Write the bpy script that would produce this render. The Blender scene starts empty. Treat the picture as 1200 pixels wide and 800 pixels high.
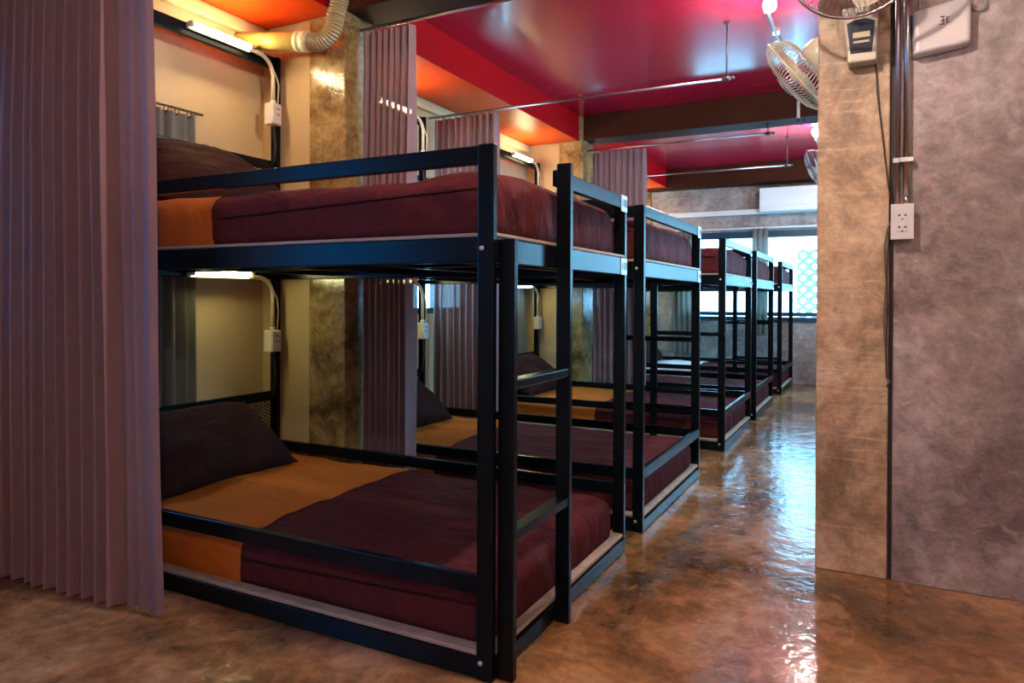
import bpy, bmesh, math, random
from mathutils import Vector, Matrix, noise
random.seed(7)
scene = bpy.context.scene
COL = scene.collection
PI = math.pi

# ---------------------------------------------------------------- camera
CAM = Vector((0.9449, -1.7255, 1.07))
def set_camera():
    yaw, pitch, roll = (math.radians(a) for a in (27.1612, 0.3797, 0.2191))
    fwd = Vector((-math.sin(yaw) * math.cos(pitch), math.cos(yaw) * math.cos(pitch), -math.sin(pitch)))
    right = Vector((math.cos(yaw), math.sin(yaw), 0))
    up = right.cross(fwd)
    R = math.cos(roll) * right + math.sin(roll) * up
    U = -math.sin(roll) * right + math.cos(roll) * up
    cd = bpy.data.cameras.new('camera')
    cd.sensor_width = 36.0
    cd.lens = 833.52 / 1200 * 36
    cd.shift_y = -(400 - 355.153) / 1200
    cd.clip_start = 0.02
    co = bpy.data.objects.new('camera', cd)
    COL.objects.link(co)
    m = Matrix((R, U, -fwd)).transposed().to_4x4()
    m.translation = CAM
    co.matrix_world = m
    scene.camera = co
set_camera()

# ---------------------------------------------------------------- world, exposure
SKY_COLOR = (0.27, 0.68, 1.0, 1)
SKY_STRENGTH = 7.0
world = bpy.data.worlds.new('overcast_sky')
scene.world = world
world.use_nodes = True
wb = world.node_tree.nodes['Background']
wb.inputs[0].default_value = SKY_COLOR
wb.inputs[1].default_value = SKY_STRENGTH
scene.view_settings.view_transform = 'Standard'
scene.view_settings.look = 'None'
scene.view_settings.exposure = 1.5
scene.view_settings.gamma = 1.0
scene.view_settings.use_curve_mapping = False
TUBE_UP, TUBE_LOW, BULB = 44.0, 17.0, 430.0

def portal(name, loc, rot, sx, sy):
    l = bpy.data.lights.new(name, 'AREA')
    l.shape = 'RECTANGLE'; l.size = sx; l.size_y = sy
    l.cycles.is_portal = True
    o = bpy.data.objects.new(name, l); COL.objects.link(o)
    o.location = loc; o.rotation_euler = rot

# ---------------------------------------------------------------- materials
MATS = {}
def srgb(*c):
    return tuple(((v / 255) / 12.92 if v / 255 <= .04045 else ((v / 255 + .055) / 1.055) ** 2.4) for v in c)

def mat(name, base, rough=0.5, metal=0.0, var=0.0, scale=8.0, bump=0.0, bscale=40.0, spec=0.5, coat=0.0,
        stretch=(1, 1, 1), emit=None, estr=0.0, dark=None, detail=6.0, rvar=0.0, coatr=0.08):
    m = bpy.data.materials.new(name); m.use_nodes = True
    nt = m.node_tree; N = nt.nodes; L = nt.links
    b = N['Principled BSDF']
    b.inputs['Base Color'].default_value = (*base, 1)
    b.inputs['Roughness'].default_value = rough
    b.inputs['Metallic'].default_value = metal
    b.inputs['Specular IOR Level'].default_value = spec
    b.inputs['Coat Weight'].default_value = coat
    b.inputs['Coat Roughness'].default_value = coatr
    if emit:
        b.inputs['Emission Color'].default_value = (*emit, 1)
        b.inputs['Emission Strength'].default_value = estr
    tc = N.new('ShaderNodeTexCoord'); mp = N.new('ShaderNodeMapping')
    mp.inputs['Scale'].default_value = stretch
    L.new(tc.outputs['Object'], mp.inputs['Vector'])
    if var > 0 or rvar > 0:
        n = N.new('ShaderNodeTexNoise'); n.inputs['Scale'].default_value = scale; n.inputs['Detail'].default_value = detail
        n.inputs['Roughness'].default_value = .62
        L.new(mp.outputs[0], n.inputs['Vector'])
        if var > 0:
            r = N.new('ShaderNodeValToRGB')
            d = dark if dark else tuple(c * (1 - var) for c in base)
            l = tuple(min(1, c * (1 + var * .6)) for c in base)
            r.color_ramp.elements[0].position = .3; r.color_ramp.elements[0].color = (*d, 1)
            r.color_ramp.elements[1].position = .72; r.color_ramp.elements[1].color = (*l, 1)
            L.new(n.outputs['Fac'], r.inputs[0]); L.new(r.outputs[0], b.inputs['Base Color'])
        if rvar > 0:
            q = N.new('ShaderNodeMapRange')
            q.inputs['From Min'].default_value = .3; q.inputs['From Max'].default_value = .7
            q.inputs['To Min'].default_value = max(.02, rough - rvar); q.inputs['To Max'].default_value = rough + rvar
            L.new(n.outputs['Fac'], q.inputs[0]); L.new(q.outputs[0], b.inputs['Roughness'])
    if bump > 0:
        n2 = N.new('ShaderNodeTexNoise'); n2.inputs['Scale'].default_value = bscale; n2.inputs['Detail'].default_value = 4
        L.new(mp.outputs[0], n2.inputs['Vector'])
        bp = N.new('ShaderNodeBump'); bp.inputs['Strength'].default_value = bump; bp.inputs['Distance'].default_value = .02
        L.new(n2.outputs['Fac'], bp.inputs['Height']); L.new(bp.outputs[0], b.inputs['Normal'])
    MATS[name] = m
    return m

def concrete(name, c1, c2, c3, rough=.55, scale=2.2, bump=.25, coat=0.0, comb=(3, 3, 30), rvar=.12, scratch=.3, fine=.6):
    """trowelled concrete: broad stains, fine mottling, pale scratches"""
    m = bpy.data.materials.new(name); m.use_nodes = True
    nt = m.node_tree; N = nt.nodes; L = nt.links; b = N['Principled BSDF']
    tc = N.new('ShaderNodeTexCoord')
    def nz(s, d, dist=0.0, rg=.62, sc=(1, 1, 1)):
        mp = N.new('ShaderNodeMapping'); mp.inputs['Scale'].default_value = sc
        L.new(tc.outputs['Object'], mp.inputs['Vector'])
        n = N.new('ShaderNodeTexNoise'); n.inputs['Scale'].default_value = s; n.inputs['Detail'].default_value = d
        n.inputs['Distortion'].default_value = dist; n.inputs['Roughness'].default_value = rg
        L.new(mp.outputs[0], n.inputs['Vector']); return n
    def ramp(p0, p1, col0, col1):
        r = N.new('ShaderNodeValToRGB'); e = r.color_ramp.elements
        e[0].position = p0; e[0].color = (*col0, 1); e[1].position = p1; e[1].color = (*col1, 1)
        return r
    a = nz(scale, 12, .5, .66); f = nz(scale * 7, 12, .4, .74); g = nz(scale * 24, 2, .2, .5); fb = nz(scale * 7, 3, .4, .5)
    sc = nz(1.0, 5, .9, .6, comb)
    r = ramp(.36, .66, c1, c3); k = r.color_ramp.elements.new(.5); k.color = (*c2, 1)
    L.new(a.outputs['Fac'], r.inputs[0])
    r2 = ramp(.34, .66, (.22, .22, .22), (.78, .78, .78)); L.new(f.outputs['Fac'], r2.inputs[0])
    mx = N.new('ShaderNodeMix'); mx.data_type = 'RGBA'; mx.blend_type = 'OVERLAY'; mx.inputs[0].default_value = fine
    L.new(r.outputs[0], mx.inputs['A']); L.new(r2.outputs[0], mx.inputs['B'])
    r3 = ramp(.57, .66, (0, 0, 0), (scratch, scratch, scratch)); L.new(sc.outputs['Fac'], r3.inputs[0])
    mx2 = N.new('ShaderNodeMix'); mx2.data_type = 'RGBA'
    mx2.inputs['B'].default_value = (*[min(1, c * 1.35) for c in c3], 1)
    L.new(r3.outputs[0], mx2.inputs[0]); L.new(mx.outputs['Result'], mx2.inputs['A'])
    L.new(mx2.outputs['Result'], b.inputs['Base Color'])
    q = N.new('ShaderNodeMapRange'); q.inputs['From Min'].default_value = .35; q.inputs['From Max'].default_value = .65
    q.inputs['To Min'].default_value = max(.03, rough - rvar); q.inputs['To Max'].default_value = rough + rvar
    L.new(f.outputs['Fac'], q.inputs[0]); L.new(q.outputs[0], b.inputs['Roughness'])
    b.inputs['Coat Weight'].default_value = coat; b.inputs['Coat Roughness'].default_value = .06
    ad = N.new('ShaderNodeMath'); ad.operation = 'MULTIPLY_ADD'; ad.inputs[1].default_value = .35
    L.new(g.outputs['Fac'], ad.inputs[0]); L.new(fb.outputs['Fac'], ad.inputs[2])
    ad2 = N.new('ShaderNodeMath'); ad2.operation = 'MULTIPLY_ADD'; ad2.inputs[1].default_value = scratch
    L.new(sc.outputs['Fac'], ad2.inputs[0]); L.new(ad.outputs[0], ad2.inputs[2])
    bp = N.new('ShaderNodeBump'); bp.inputs['Strength'].default_value = bump; bp.inputs['Distance'].default_value = .02
    L.new(ad2.outputs[0], bp.inputs['Height']); L.new(bp.outputs[0], b.inputs['Normal'])
    if coat > 0: L.new(bp.outputs[0], b.inputs['Coat Normal'])
    MATS[name] = m
    return m

def cloth(name, base, transl=.25, transp=0.0, rough=.9, var=.12, fold=0.0, fstretch=(1, 2.2, 1)):
    m = bpy.data.materials.new(name); m.use_nodes = True
    nt = m.node_tree; N = nt.nodes; L = nt.links; b = N['Principled BSDF']; out = N['Material Output']
    b.inputs['Base Color'].default_value = (*base, 1); b.inputs['Roughness'].default_value = rough
    b.inputs['Specular IOR Level'].default_value = .03
    tc = N.new('ShaderNodeTexCoord')
    n = N.new('ShaderNodeTexNoise'); n.inputs['Scale'].default_value = 30; n.inputs['Detail'].default_value = 5
    L.new(tc.outputs['Object'], n.inputs['Vector'])
    r = N.new('ShaderNodeValToRGB')
    r.color_ramp.elements[0].color = (*[c * (1 - var) for c in base], 1); r.color_ramp.elements[1].color = (*[min(1, c * (1 + var)) for c in base], 1)
    L.new(n.outputs['Fac'], r.inputs[0]); L.new(r.outputs[0], b.inputs['Base Color'])
    if fold > 0:
        mp = N.new('ShaderNodeMapping'); mp.inputs['Scale'].default_value = fstretch; mp.inputs['Rotation'].default_value = (0, 0, .5)
        L.new(tc.outputs['Object'], mp.inputs['Vector'])
        n2 = N.new('ShaderNodeTexNoise'); n2.inputs['Scale'].default_value = 4.0; n2.inputs['Detail'].default_value = 3; n2.inputs['Distortion'].default_value = .6
        L.new(mp.outputs[0], n2.inputs['Vector'])
        bp = N.new('ShaderNodeBump'); bp.inputs['Strength'].default_value = fold; bp.inputs['Distance'].default_value = .06
        L.new(n2.outputs['Fac'], bp.inputs['Height']); L.new(bp.outputs[0], b.inputs['Normal'])
    sh = b.outputs[0]
    if transl > 0:
        t = N.new('ShaderNodeBsdfTranslucent'); L.new(r.outputs[0], t.inputs[0])
        mx = N.new('ShaderNodeMixShader'); mx.inputs[0].default_value = transl
        L.new(sh, mx.inputs[1]); L.new(t.outputs[0], mx.inputs[2]); sh = mx.outputs[0]
    if transp > 0:
        t = N.new('ShaderNodeBsdfTransparent')
        mx = N.new('ShaderNodeMixShader'); mx.inputs[0].default_value = transp
        L.new(sh, mx.inputs[1]); L.new(t.outputs[0], mx.inputs[2]); sh = mx.outputs[0]
    L.new(sh, out.inputs[0])
    MATS[name] = m
    return m

def glass(name, tint=(.92, .97, 1.0), gloss=.08):
    m = bpy.data.materials.new(name); m.use_nodes = True
    nt = m.node_tree; N = nt.nodes; L = nt.links; out = N['Material Output']
    N.remove(N['Principled BSDF'])
    t = N.new('ShaderNodeBsdfTransparent'); t.inputs[0].default_value = (*tint, 1)
    g = N.new('ShaderNodeBsdfGlossy'); g.inputs['Roughness'].default_value = .03
    mx = N.new('ShaderNodeMixShader'); mx.inputs[0].default_value = gloss
    L.new(t.outputs[0], mx.inputs[1]); L.new(g.outputs[0], mx.inputs[2]); L.new(mx.outputs[0], out.inputs[0])
    MATS[name] = m
    return m

mat('black_steel', (.0035, .0055, .007), rough=.26, bump=.02, bscale=60, spec=.15)
mat('red_matt', (.36, .002, .004), rough=.55, spec=.08, var=.1, scale=2)
mat('red_paint', (.46, .002, .026), rough=.25, bump=.03, bscale=4, spec=.6, coat=.55, coatr=.12, var=.12, scale=2)
mat('soffit_tube_lit', (.62, .055, .004), rough=.4, spec=.12, bump=.06, bscale=5, var=.1, scale=2)  # red soffit paint with the orange glow of the tubes mixed into its colour
mat('brown_paint', (.055, .014, .007), rough=.6, spec=.05, bump=.1, bscale=8, var=.15, scale=3)
mat('cream_wall', (.50, .36, .19), rough=.7, var=.08, scale=3, bump=.05, bscale=30)
mat('white_wall', (.62, .60, .55), rough=.65, var=.06, scale=3, bump=.06, bscale=20)
concrete('concrete_right', srgb(118, 100, 94), srgb(156, 138, 130), srgb(184, 168, 160), rough=.5, scale=2.2, bump=.35, comb=(7, 7, 9), scratch=.28)
concrete('concrete_tan', srgb(140, 112, 82), srgb(190, 160, 124), srgb(212, 188, 158), rough=.5, scale=2.4, bump=.25, comb=(4, 4, 60), scratch=.25)
concrete('concrete_gold', srgb(92, 72, 42), srgb(146, 118, 72), srgb(176, 150, 104), rough=.17, scale=4, bump=.07, rvar=.08, comb=(9, 9, 16), scratch=.25)
concrete('concrete_far', srgb(120, 104, 100), srgb(150, 134, 128), srgb(176, 160, 152), rough=.6, scale=2.4, bump=.3)
concrete('floor_concrete', srgb(80, 58, 34), srgb(146, 104, 62), srgb(192, 150, 106), rough=.17, scale=1.5, bump=.18, coat=.35, rvar=.08, comb=(9, 5, 1), scratch=.22, fine=.7)
cloth('mauve_curtain', (.290, .170, .172), transl=.20, transp=.02)
cloth('mauve_hem', (.275, .160, .162), transl=.12)
cloth('grey_drape', (.20, .18, .15), transl=.2)
cloth('maroon_sheet', (.088, .019, .020), transl=0, rough=.7, var=.25, fold=.7)
cloth('maroon_dark', (.030, .010, .008), transl=0, rough=.7, var=.2, fold=.6)
cloth('orange_sheet', (.50, .125, .020), transl=0, rough=.75, var=.08, fold=.5)
cloth('white_sheet', (.72, .68, .66), transl=0, rough=.8, var=.05)
mat('plywood', (.40, .31, .22), rough=.6, var=.25, scale=20, stretch=(1, 1, 8))
mat('cream_plastic', (.62, .54, .40), rough=.35, var=.06, scale=6)
mat('white_plastic', (.72, .70, .67), rough=.35, var=.04, scale=6)
mat('pink_plastic', (.66, .58, .53), rough=.3, var=.05, scale=6)
mat('socket_hole', (.01, .01, .01), rough=.6)
mat('blue_label', (.006, .010, .028), rough=.3)
mat('ink', (.02, .02, .02), rough=.5)
mat('pvc_yellow', (.70, .52, .12), rough=.3, var=.06, scale=5)
mat('pvc_cream', (.72, .60, .36), rough=.35, var=.05, scale=5)
mat('hose_tan', (.36, .26, .12), rough=.35, var=.1, scale=8)
mat('chrome', (.55, .53, .52), rough=.22, metal=1.0, bump=.03, bscale=30)
mat('dark_metal', (.05, .045, .045), rough=.4, metal=.6)
mat('rod_steel', (.42, .36, .38), rough=.3, metal=1.0)
mat('cable_dark', (.035, .025, .02), rough=.6)
mat('cable_tan', (.20, .14, .09), rough=.6)
mat('window_blue', (.010, .045, .075), rough=.35, spec=.6)
mat('window_dark', (.012, .016, .020), rough=.35)
mat('ac_white', (.78, .76, .76), rough=.35, var=.03, scale=4)
mat('plate_metal', (.55, .55, .55), rough=.35, metal=.3, var=.05)
mat('tube_glow', (1, 1, 1), emit=(1.0, .78, .42), estr=TUBE_UP)
mat('tube_glow_low', (1, 1, 1), emit=(1.0, .98, .45), estr=TUBE_LOW)
mat('bulb_glow', (1, 1, 1), emit=(1.0, .95, .90), estr=BULB)
mat('bulb_warm', (1, 1, 1), emit=(1.0, .90, .79), estr=BULB * 1.45)
mat('bulb_fill', (1, 1, 1), emit=(1.0, .90, .80), estr=BULB * 1.05)
mat('screen_block', (.42, .55, .66), rough=.8, var=.3, scale=30)
glass('pane_glass')
glass('tinted_glass', (.12, .48, .70))
M = MATS

# ---------------------------------------------------------------- mesh helpers
MESHCACHE = {}
def mesh_obj(name, me, material, parent=None, loc=(0, 0, 0), rot=None):
    o = bpy.data.objects.new(name, me)
    COL.objects.link(o)
    if not me.materials: me.materials.append(M[material])
    o.location = loc
    if rot is not None: o.rotation_euler = rot
    if parent is not None: o.parent = parent
    return o

def box_mesh(sx, sy, sz, bev):
    key = ('box', round(sx, 4), round(sy, 4), round(sz, 4), bev)
    bm = bmesh.new()
    bmesh.ops.create_cube(bm, size=1)
    for v in bm.verts: v.co = Vector((v.co.x * sx, v.co.y * sy, v.co.z * sz))
    if bev > 0:
        bmesh.ops.bevel(bm, geom=bm.edges[:], offset=min(bev, .3 * min(sx, sy, sz)), segments=2, profile=.5, affect='EDGES')
    me = bpy.data.meshes.new('box'); bm.to_mesh(me); bm.free()
    return me

def box(name, x0, x1, y0, y1, z0, z1, material, parent=None, bev=0.003, origin=(0, 0, 0)):
    sx, sy, sz = x1 - x0, y1 - y0, z1 - z0
    key = (round(sx, 4), round(sy, 4), round(sz, 4), bev, material)
    me = MESHCACHE.get(key)
    if me is None:
        me = box_mesh(sx, sy, sz, bev); me.materials.append(M[material]); MESHCACHE[key] = me
    return mesh_obj(name, me, material, parent, ((x0 + x1) / 2 - origin[0], (y0 + y1) / 2 - origin[1], (z0 + z1) / 2 - origin[2]))

def from_data(name, verts, faces, material, parent=None, loc=(0, 0, 0), smooth=True):
    me = bpy.data.meshes.new(name)
    me.from_pydata([tuple(v) for v in verts], [], faces)
    me.update()
    if smooth:
        me.polygons.foreach_set('use_smooth', [True] * len(me.polygons))
    me.materials.append(M[material])
    return mesh_obj(name, me, material, parent, loc)

def tube_data(pts, r, n=8, closed=False, cap=True, V=None, F=None):
    V = [] if V is None else V; F = [] if F is None else F
    pts = [Vector(p) for p in pts]; base = len(V); k = len(pts)
    rad = r if isinstance(r, (list, tuple)) else [r] * k
    prev = None
    for i, p in enumerate(pts):
        a = pts[(i - 1) % k] if (closed or i > 0) else p
        b = pts[(i + 1) % k] if (closed or i < k - 1) else p
        t = (b - a).normalized()
        if prev is None:
            u = t.orthogonal().normalized()
        else:
            u = (prev - t * prev.dot(t)); u = u.normalized() if u.length > 1e-6 else t.orthogonal().normalized()
        prev = u; w = t.cross(u)
        for j in range(n):
            an = 2 * PI * j / n
            V.append(p + (u * math.cos(an) + w * math.sin(an)) * rad[i])
    segs = k if closed else k - 1
    for i in range(segs):
        for j in range(n):
            a0 = base + i * n + j; a1 = base + i * n + (j + 1) % n
            b0 = base + ((i + 1) % k) * n + j; b1 = base + ((i + 1) % k) * n + (j + 1) % n
            F.append((a0, a1, b1, b0))
    if cap and not closed:
        F.append(tuple(base + j for j in range(n))[::-1]); F.append(tuple(base + (k - 1) * n + j for j in range(n)))
    return V, F

def tube(name, pts, r, material, parent=None, n=8, closed=False, loc=(0, 0, 0)):
    V, F = tube_data(pts, r, n, closed)
    return from_data(name, V, F, material, parent, loc)

def lathe(name, prof, material, parent=None, loc=(0, 0, 0), n=32, axis=None):
    """prof: list of (r, h) ; axis: direction of h"""
    V, F = [], []
    rot = Vector((0, 0, 1)).rotation_difference(Vector(axis)).to_matrix() if axis is not None else Matrix.Identity(3)
    for r, h in prof:
        for j in range(n):
            a = 2 * PI * j / n
            V.append(rot @ Vector((r * math.cos(a), r * math.sin(a), h)))
    for i in range(len(prof) - 1):
        for j in range(n):
            F.append((i * n + j, i * n + (j + 1) % n, (i + 1) * n + (j + 1) % n, (i + 1) * n + j))
    F.append(tuple(range(n))[::-1]); F.append(tuple((len(prof) - 1) * n + j for j in range(n)))
    return from_data(name, V, F, material, parent, loc)

def empty(name, label, cat, loc=(0, 0, 0), group=None):
    o = bpy.data.objects.new(name, None); COL.objects.link(o)
    o.location = loc; o.empty_display_size = .1
    o['label'] = label; o['category'] = cat
    if group: o['group'] = group
    return o

def tag(o, label, cat, group=None):
    o['label'] = label; o['category'] = cat
    if group: o['group'] = group
    return o

def struct(o, label=None):
    o['kind'] = 'structure'
    if label: o['label'] = label
    return o

def arc(c, r, a0, a1, u, v, n=10):
    c, u, v = Vector(c), Vector(u), Vector(v)
    return [c + u * (r * math.cos(a0 + (a1 - a0) * i / n)) + v * (r * math.sin(a0 + (a1 - a0) * i / n)) for i in range(n + 1)]

def text_mesh(name, s, size, material, parent, matrix, extrude=.0006):
    cu = bpy.data.curves.new(name, 'FONT'); cu.body = s; cu.size = size; cu.extrude = extrude
    cu.align_x = 'CENTER'; cu.align_y = 'CENTER'
    t = bpy.data.objects.new(name + '_src', cu); COL.objects.link(t)
    dg = bpy.context.evaluated_depsgraph_get()
    me = bpy.data.meshes.new_from_object(t.evaluated_get(dg))
    bpy.data.objects.remove(t); bpy.data.curves.remove(cu)
    me.materials.clear(); me.materials.append(M[material])
    o = bpy.data.objects.new(name, me); COL.objects.link(o)
    o.parent = parent; o.matrix_local = matrix
    return o

# ---------------------------------------------------------------- the shell
XW, YF, XR, YB = -2.127, 7.96, 3.0, -3.6     # left wall, far wall, right wall, back wall
XA = 1.45                                    # right wall of the aisle
YP, YP2 = 1.345, 1.60                        # partition wall to the right
ZC, ZS = 2.80, 2.565                         # slab, soffit over the bunks
XS = -1.585                                  # soffit edge
T = .15
struct(box('floor', XW - T, XR + T, YB - T, YF + T, -.12, 0, 'floor_concrete', bev=0), 'polished mottled brown concrete floor')
struct(box('ceiling', XW - T, XR + T, YB - T, YF + T, ZC, ZC + .12, 'red_paint', bev=0), 'glossy red painted ceiling slab')

# left wall with window openings
WINS = [(-2.60, -1.45, .86, 2.0), (-.80, .46, .86, 2.0), (2.50, 3.55, .95, 2.0), (3.80, 4.42, .95, 2.0), (5.95, 7.30, .95, 2.0)]  # first opening is out of view, added to brighten the foreground curtain and floor
def wall_with_holes(name, y0, y1, holes, material, label):
    V, F = [], []
    def bx(a, b, z0, z1):
        i = len(V)
        for x in (XW - T, XW):
            for y in (a, b):
                for z in (z0, z1): V.append((x, y, z))
        F.extend([(i + 0, i + 1, i + 3, i + 2), (i + 4, i + 6, i + 7, i + 5), (i + 0, i + 4, i + 5, i + 1), (i + 2, i + 3, i + 7, i + 6), (i + 0, i + 2, i + 6, i + 4), (i + 1, i + 5, i + 7, i + 3)])
    cur = y0
    for (a, b, z0, z1) in holes:
        bx(cur, a, 0, ZC); bx(a, b, 0, z0); bx(a, b, z1, ZC); cur = b
    bx(cur, y1, 0, ZC)
    return struct(from_data(name, V, F, material, smooth=False), label)
wall_with_holes('wall_left', YB - T, YF + T, WINS, 'cream_wall', 'cream painted left wall behind the bunk heads')

def window_x(n, y0, y1, z0, z1):
    """window in the left wall"""
    w = bpy.data.objects.new('window_%d' % n, None); COL.objects.link(w)
    w.location = (XW - .06, (y0 + y1) / 2, z0); struct(w, 'dark framed window in the left wall')
    og = tuple(w.location); x0, x1 = XW - .09, XW - .03; f = .045
    box('window_frame', x0, x1, y0, y1, z0, z0 + f, 'window_dark', w, origin=og)
    box('window_frame', x0, x1, y0, y1, z1 - f, z1, 'window_dark', w, origin=og)
    ym = (y0 + y1) / 2
    for a in (y0, ym - f / 2, y1 - f): box('window_frame', x0, x1, a, a + f, z0, z1, 'window_dark', w, origin=og)
    for a, b in ((y0 + f, ym - f / 2), (ym + f / 2, y1 - f)):
        box('pane', XW - .064, XW - .058, a, b, z0 + f, z1 - f, 'tinted_glass' if n <= 2 else 'pane_glass', w, bev=0, origin=og)
    portal('window_daylight', (XW - .12, ym, (z0 + z1) / 2), (0, -PI / 2, 0), z1 - z0, y1 - y0)
for i, wv in enumerate(WINS): window_x(i + 1, *wv)

# piers and concrete columns in the narrow gaps between bunks
for k, (y0, y1, w) in enumerate(((1.19, 1.43, 'near'), (4.57, 4.84, 'middle'))):
    struct(box('wall_pier', XW, -1.783, y0 + .004, y1, 0, ZS, 'cream_wall', bev=0), 'cream wall return beside the %s concrete column' % w)
    struct(box('concrete_column', -1.783, -1.535, y0, y1, 0, ZS + (ZC - ZS), 'concrete_gold', bev=.006), '%s rough concrete column at the left wall' % w)
struct(box('concrete_column', -2.12, -1.85, 7.915, 7.958, 0, ZC, 'concrete_gold', bev=.006), 'far concrete column at the window wall')
# soffit over the bunk heads and cross beams
for y0, y1 in ((YB, 1.19), (1.43, 4.57), (4.84, YF)):
    struct(box('soffit', XW, XS, y0, y1, ZS, ZC, 'soffit_tube_lit', bev=0), 'glossy red dropped soffit above the bunk heads, orange tube glow put into its colour')
    struct(box('soffit_fascia', XS, XS + .006, y0, y1, ZS, ZC, 'red_matt', bev=0), 'deep red edge of the dropped soffit')
for y0, y1, nm in ((1.19, 1.43, 'nearest'), (4.57, 4.84, 'middle'), (7.70, YF, 'farthest')):
    x1 = XR if y0 < 2 else XA
    struct(box('ceiling_beam', -1.535 if y0 < 7 else XW, x1, y0, y1, ZS + .005 if y0 < 7 else 2.55, ZC, 'brown_paint', bev=.004), '%s dark brown ceiling cross beam' % nm)
# far wall with a wide window
FX0, FX1, FZ0, FZ1 = -1.45, 1.25, .79, 1.955
def far_wall():
    V, F = [], []
    def bx(a, b, z0, z1):
        i = len(V)
        for y in (YF, YF + T):
            for x in (a, b):
                for z in (z0, z1): V.append((x, y, z))
        F.extend([(i + 0, i + 2, i + 3, i + 1), (i + 4, i + 5, i + 7, i + 6), (i + 0, i + 1, i + 5, i + 4), (i + 2, i + 6, i + 7, i + 3), (i + 0, i + 4, i + 6, i + 2), (i + 1, i + 3, i + 7, i + 5)])
    bx(XW - T, FX0, 0, ZC); bx(FX0, FX1, 0, FZ0); bx(FX0, FX1, FZ1, ZC); bx(FX1, XA + T, 0, ZC)
    struct(from_data('wall_far', V, F, 'concrete_far', smooth=False), 'grey concrete far wall around the wide window')
far_wall()
def far_window():
    w = bpy.data.objects.new('window_6', None); COL.objects.link(w)
    w.location = ((FX0 + FX1) / 2, YF + .05, FZ0); struct(w, 'wide blue framed window in the far wall')
    og = tuple(w.location); y0, y1 = YF - .012, YF + .07
    box('window_sill', FX0, FX1, y0 - .02, y1, FZ0, .845, 'window_blue', w, origin=og)
    box('window_frame', FX0, FX1, y0, y1, .855, .907, 'window_blue', w, origin=og)
    box('window_frame', FX0, FX1, y0, y1, 1.868, FZ1, 'window_blue', w, origin=og)
    xs = [FX0, -.43, .44, FX1]
    for x in xs: 
        a = min(max(x - .025, FX0), FX1 - .05)
        box('window_frame', a, a + .05, y0, y1, .907, 1.868, 'window_blue', w, origin=og)
    for a, b in zip(xs[:-1], xs[1:]):
        box('pane', a + .025, b - .025, YF + .03, YF + .036, .907, 1.868, 'pane_glass', w, bev=0, origin=og)
    portal('window_daylight', ((FX0 + FX1) / 2, YF + .11, 1.39), (-PI / 2, 0, 0), FX1 - FX0, .98)
far_window()
struct(box('trim_1', -1.6, XA, YF - .035, YF, 2.174, 2.242, 'white_plastic', bev=.004), 'pale cable trunking along the far wall')
# right side: concrete column and wall of the foreground, aisle wall
struct(box('concrete_column', .731, .985, YP, YP2, 0, ZC, 'concrete_tan', bev=.006), 'tan concrete column at the mouth of the aisle')
struct(box('wall_right', 1.0, XR, YP - .004, YP2, 0, ZC, 'concrete_right', bev=.004), 'grey mauve concrete wall right of the column')
struct(box('wall_seam', .98, 1.004, YP + .018, YP2, 0, ZC, 'cable_dark', bev=0), 'dark recessed seam between column and wall')
AW = [(1.95, 4.30), (5.00, 7.35)]; AZ0, AZ1 = 1.0, 2.05
def aisle_wall():
    V, F = [], []
    def bx(a, b, z0, z1):
        i = len(V)
        for x in (XA, XA + T):
            for y in (a, b):
                for z in (z0, z1): V.append((x, y, z))
        F.extend([(i + 0, i + 1, i + 3, i + 2), (i + 4, i + 6, i + 7, i + 5), (i + 0, i + 4, i + 5, i + 1), (i + 2, i + 3, i + 7, i + 6), (i + 0, i + 2, i + 6, i + 4), (i + 1, i + 5, i + 7, i + 3)])
    cur = YP2
    for a, b in AW:
        bx(cur, a, 0, ZC); bx(a, b, 0, AZ0); bx(a, b, AZ1, ZC); cur = b
    bx(cur, YF + T, 0, ZC)
    struct(from_data('wall_aisle', V, F, 'concrete_far', smooth=False), 'grey concrete wall on the right of the aisle')
    for n, (a, b) in enumerate(AW):
        w = bpy.data.objects.new('window_%d' % (n + 7), None); COL.objects.link(w)
        w.location = (XA + .06, (a + b) / 2, AZ0); struct(w, 'blue framed window in the aisle wall')
        og = tuple(w.location); f = .045
        for z in (AZ0, AZ1 - f): box('window_frame', XA + .03, XA + .09, a, b, z, z + f, 'window_blue', w, origin=og)
        ys = [a, (a + b) / 2 - f / 2, b - f]
        for y in ys: box('window_frame', XA + .03, XA + .09, y, y + f, AZ0 + f, AZ1 - f, 'window_blue', w, origin=og)
        for y0, y1 in zip(ys[:-1], ys[1:]): box('pane', XA + .057, XA + .063, y0 + f, y1, AZ0 + f, AZ1 - f, 'pane_glass', w, bev=0, origin=og)
        portal('window_daylight', (XA + .12, (a + b) / 2, (AZ0 + AZ1) / 2), (0, PI / 2, 0), AZ1 - AZ0, b - a)
aisle_wall()
struct(box('wall_side', XR, XR + T, YB - T, YP2, 0, ZC, 'white_wall', bev=0), 'pale side wall right of the camera')
struct(box('wall_back', XW - T, XR + T, YB - T, YB, 0, ZC, 'white_wall', bev=0), 'pale wall behind the camera')
# white dado on the left wall in front of the first bunk
struct(box('baseboard_left', XW, XW + .006, YB, -.02, 0, .855, 'white_wall', bev=0), 'white lower part of the left wall under the window')
# moulded strips along the top of the left wall
for i, (y0, y1) in enumerate(((YB, 1.19), (1.434, 4.57), (4.844, YF - .26))):
    struct(box('trim_%d' % (i + 2), XW, XW + .045, y0, y1, 2.49, ZS, 'cream_wall', bev=.012), 'cream moulding under the red soffit')

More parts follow.
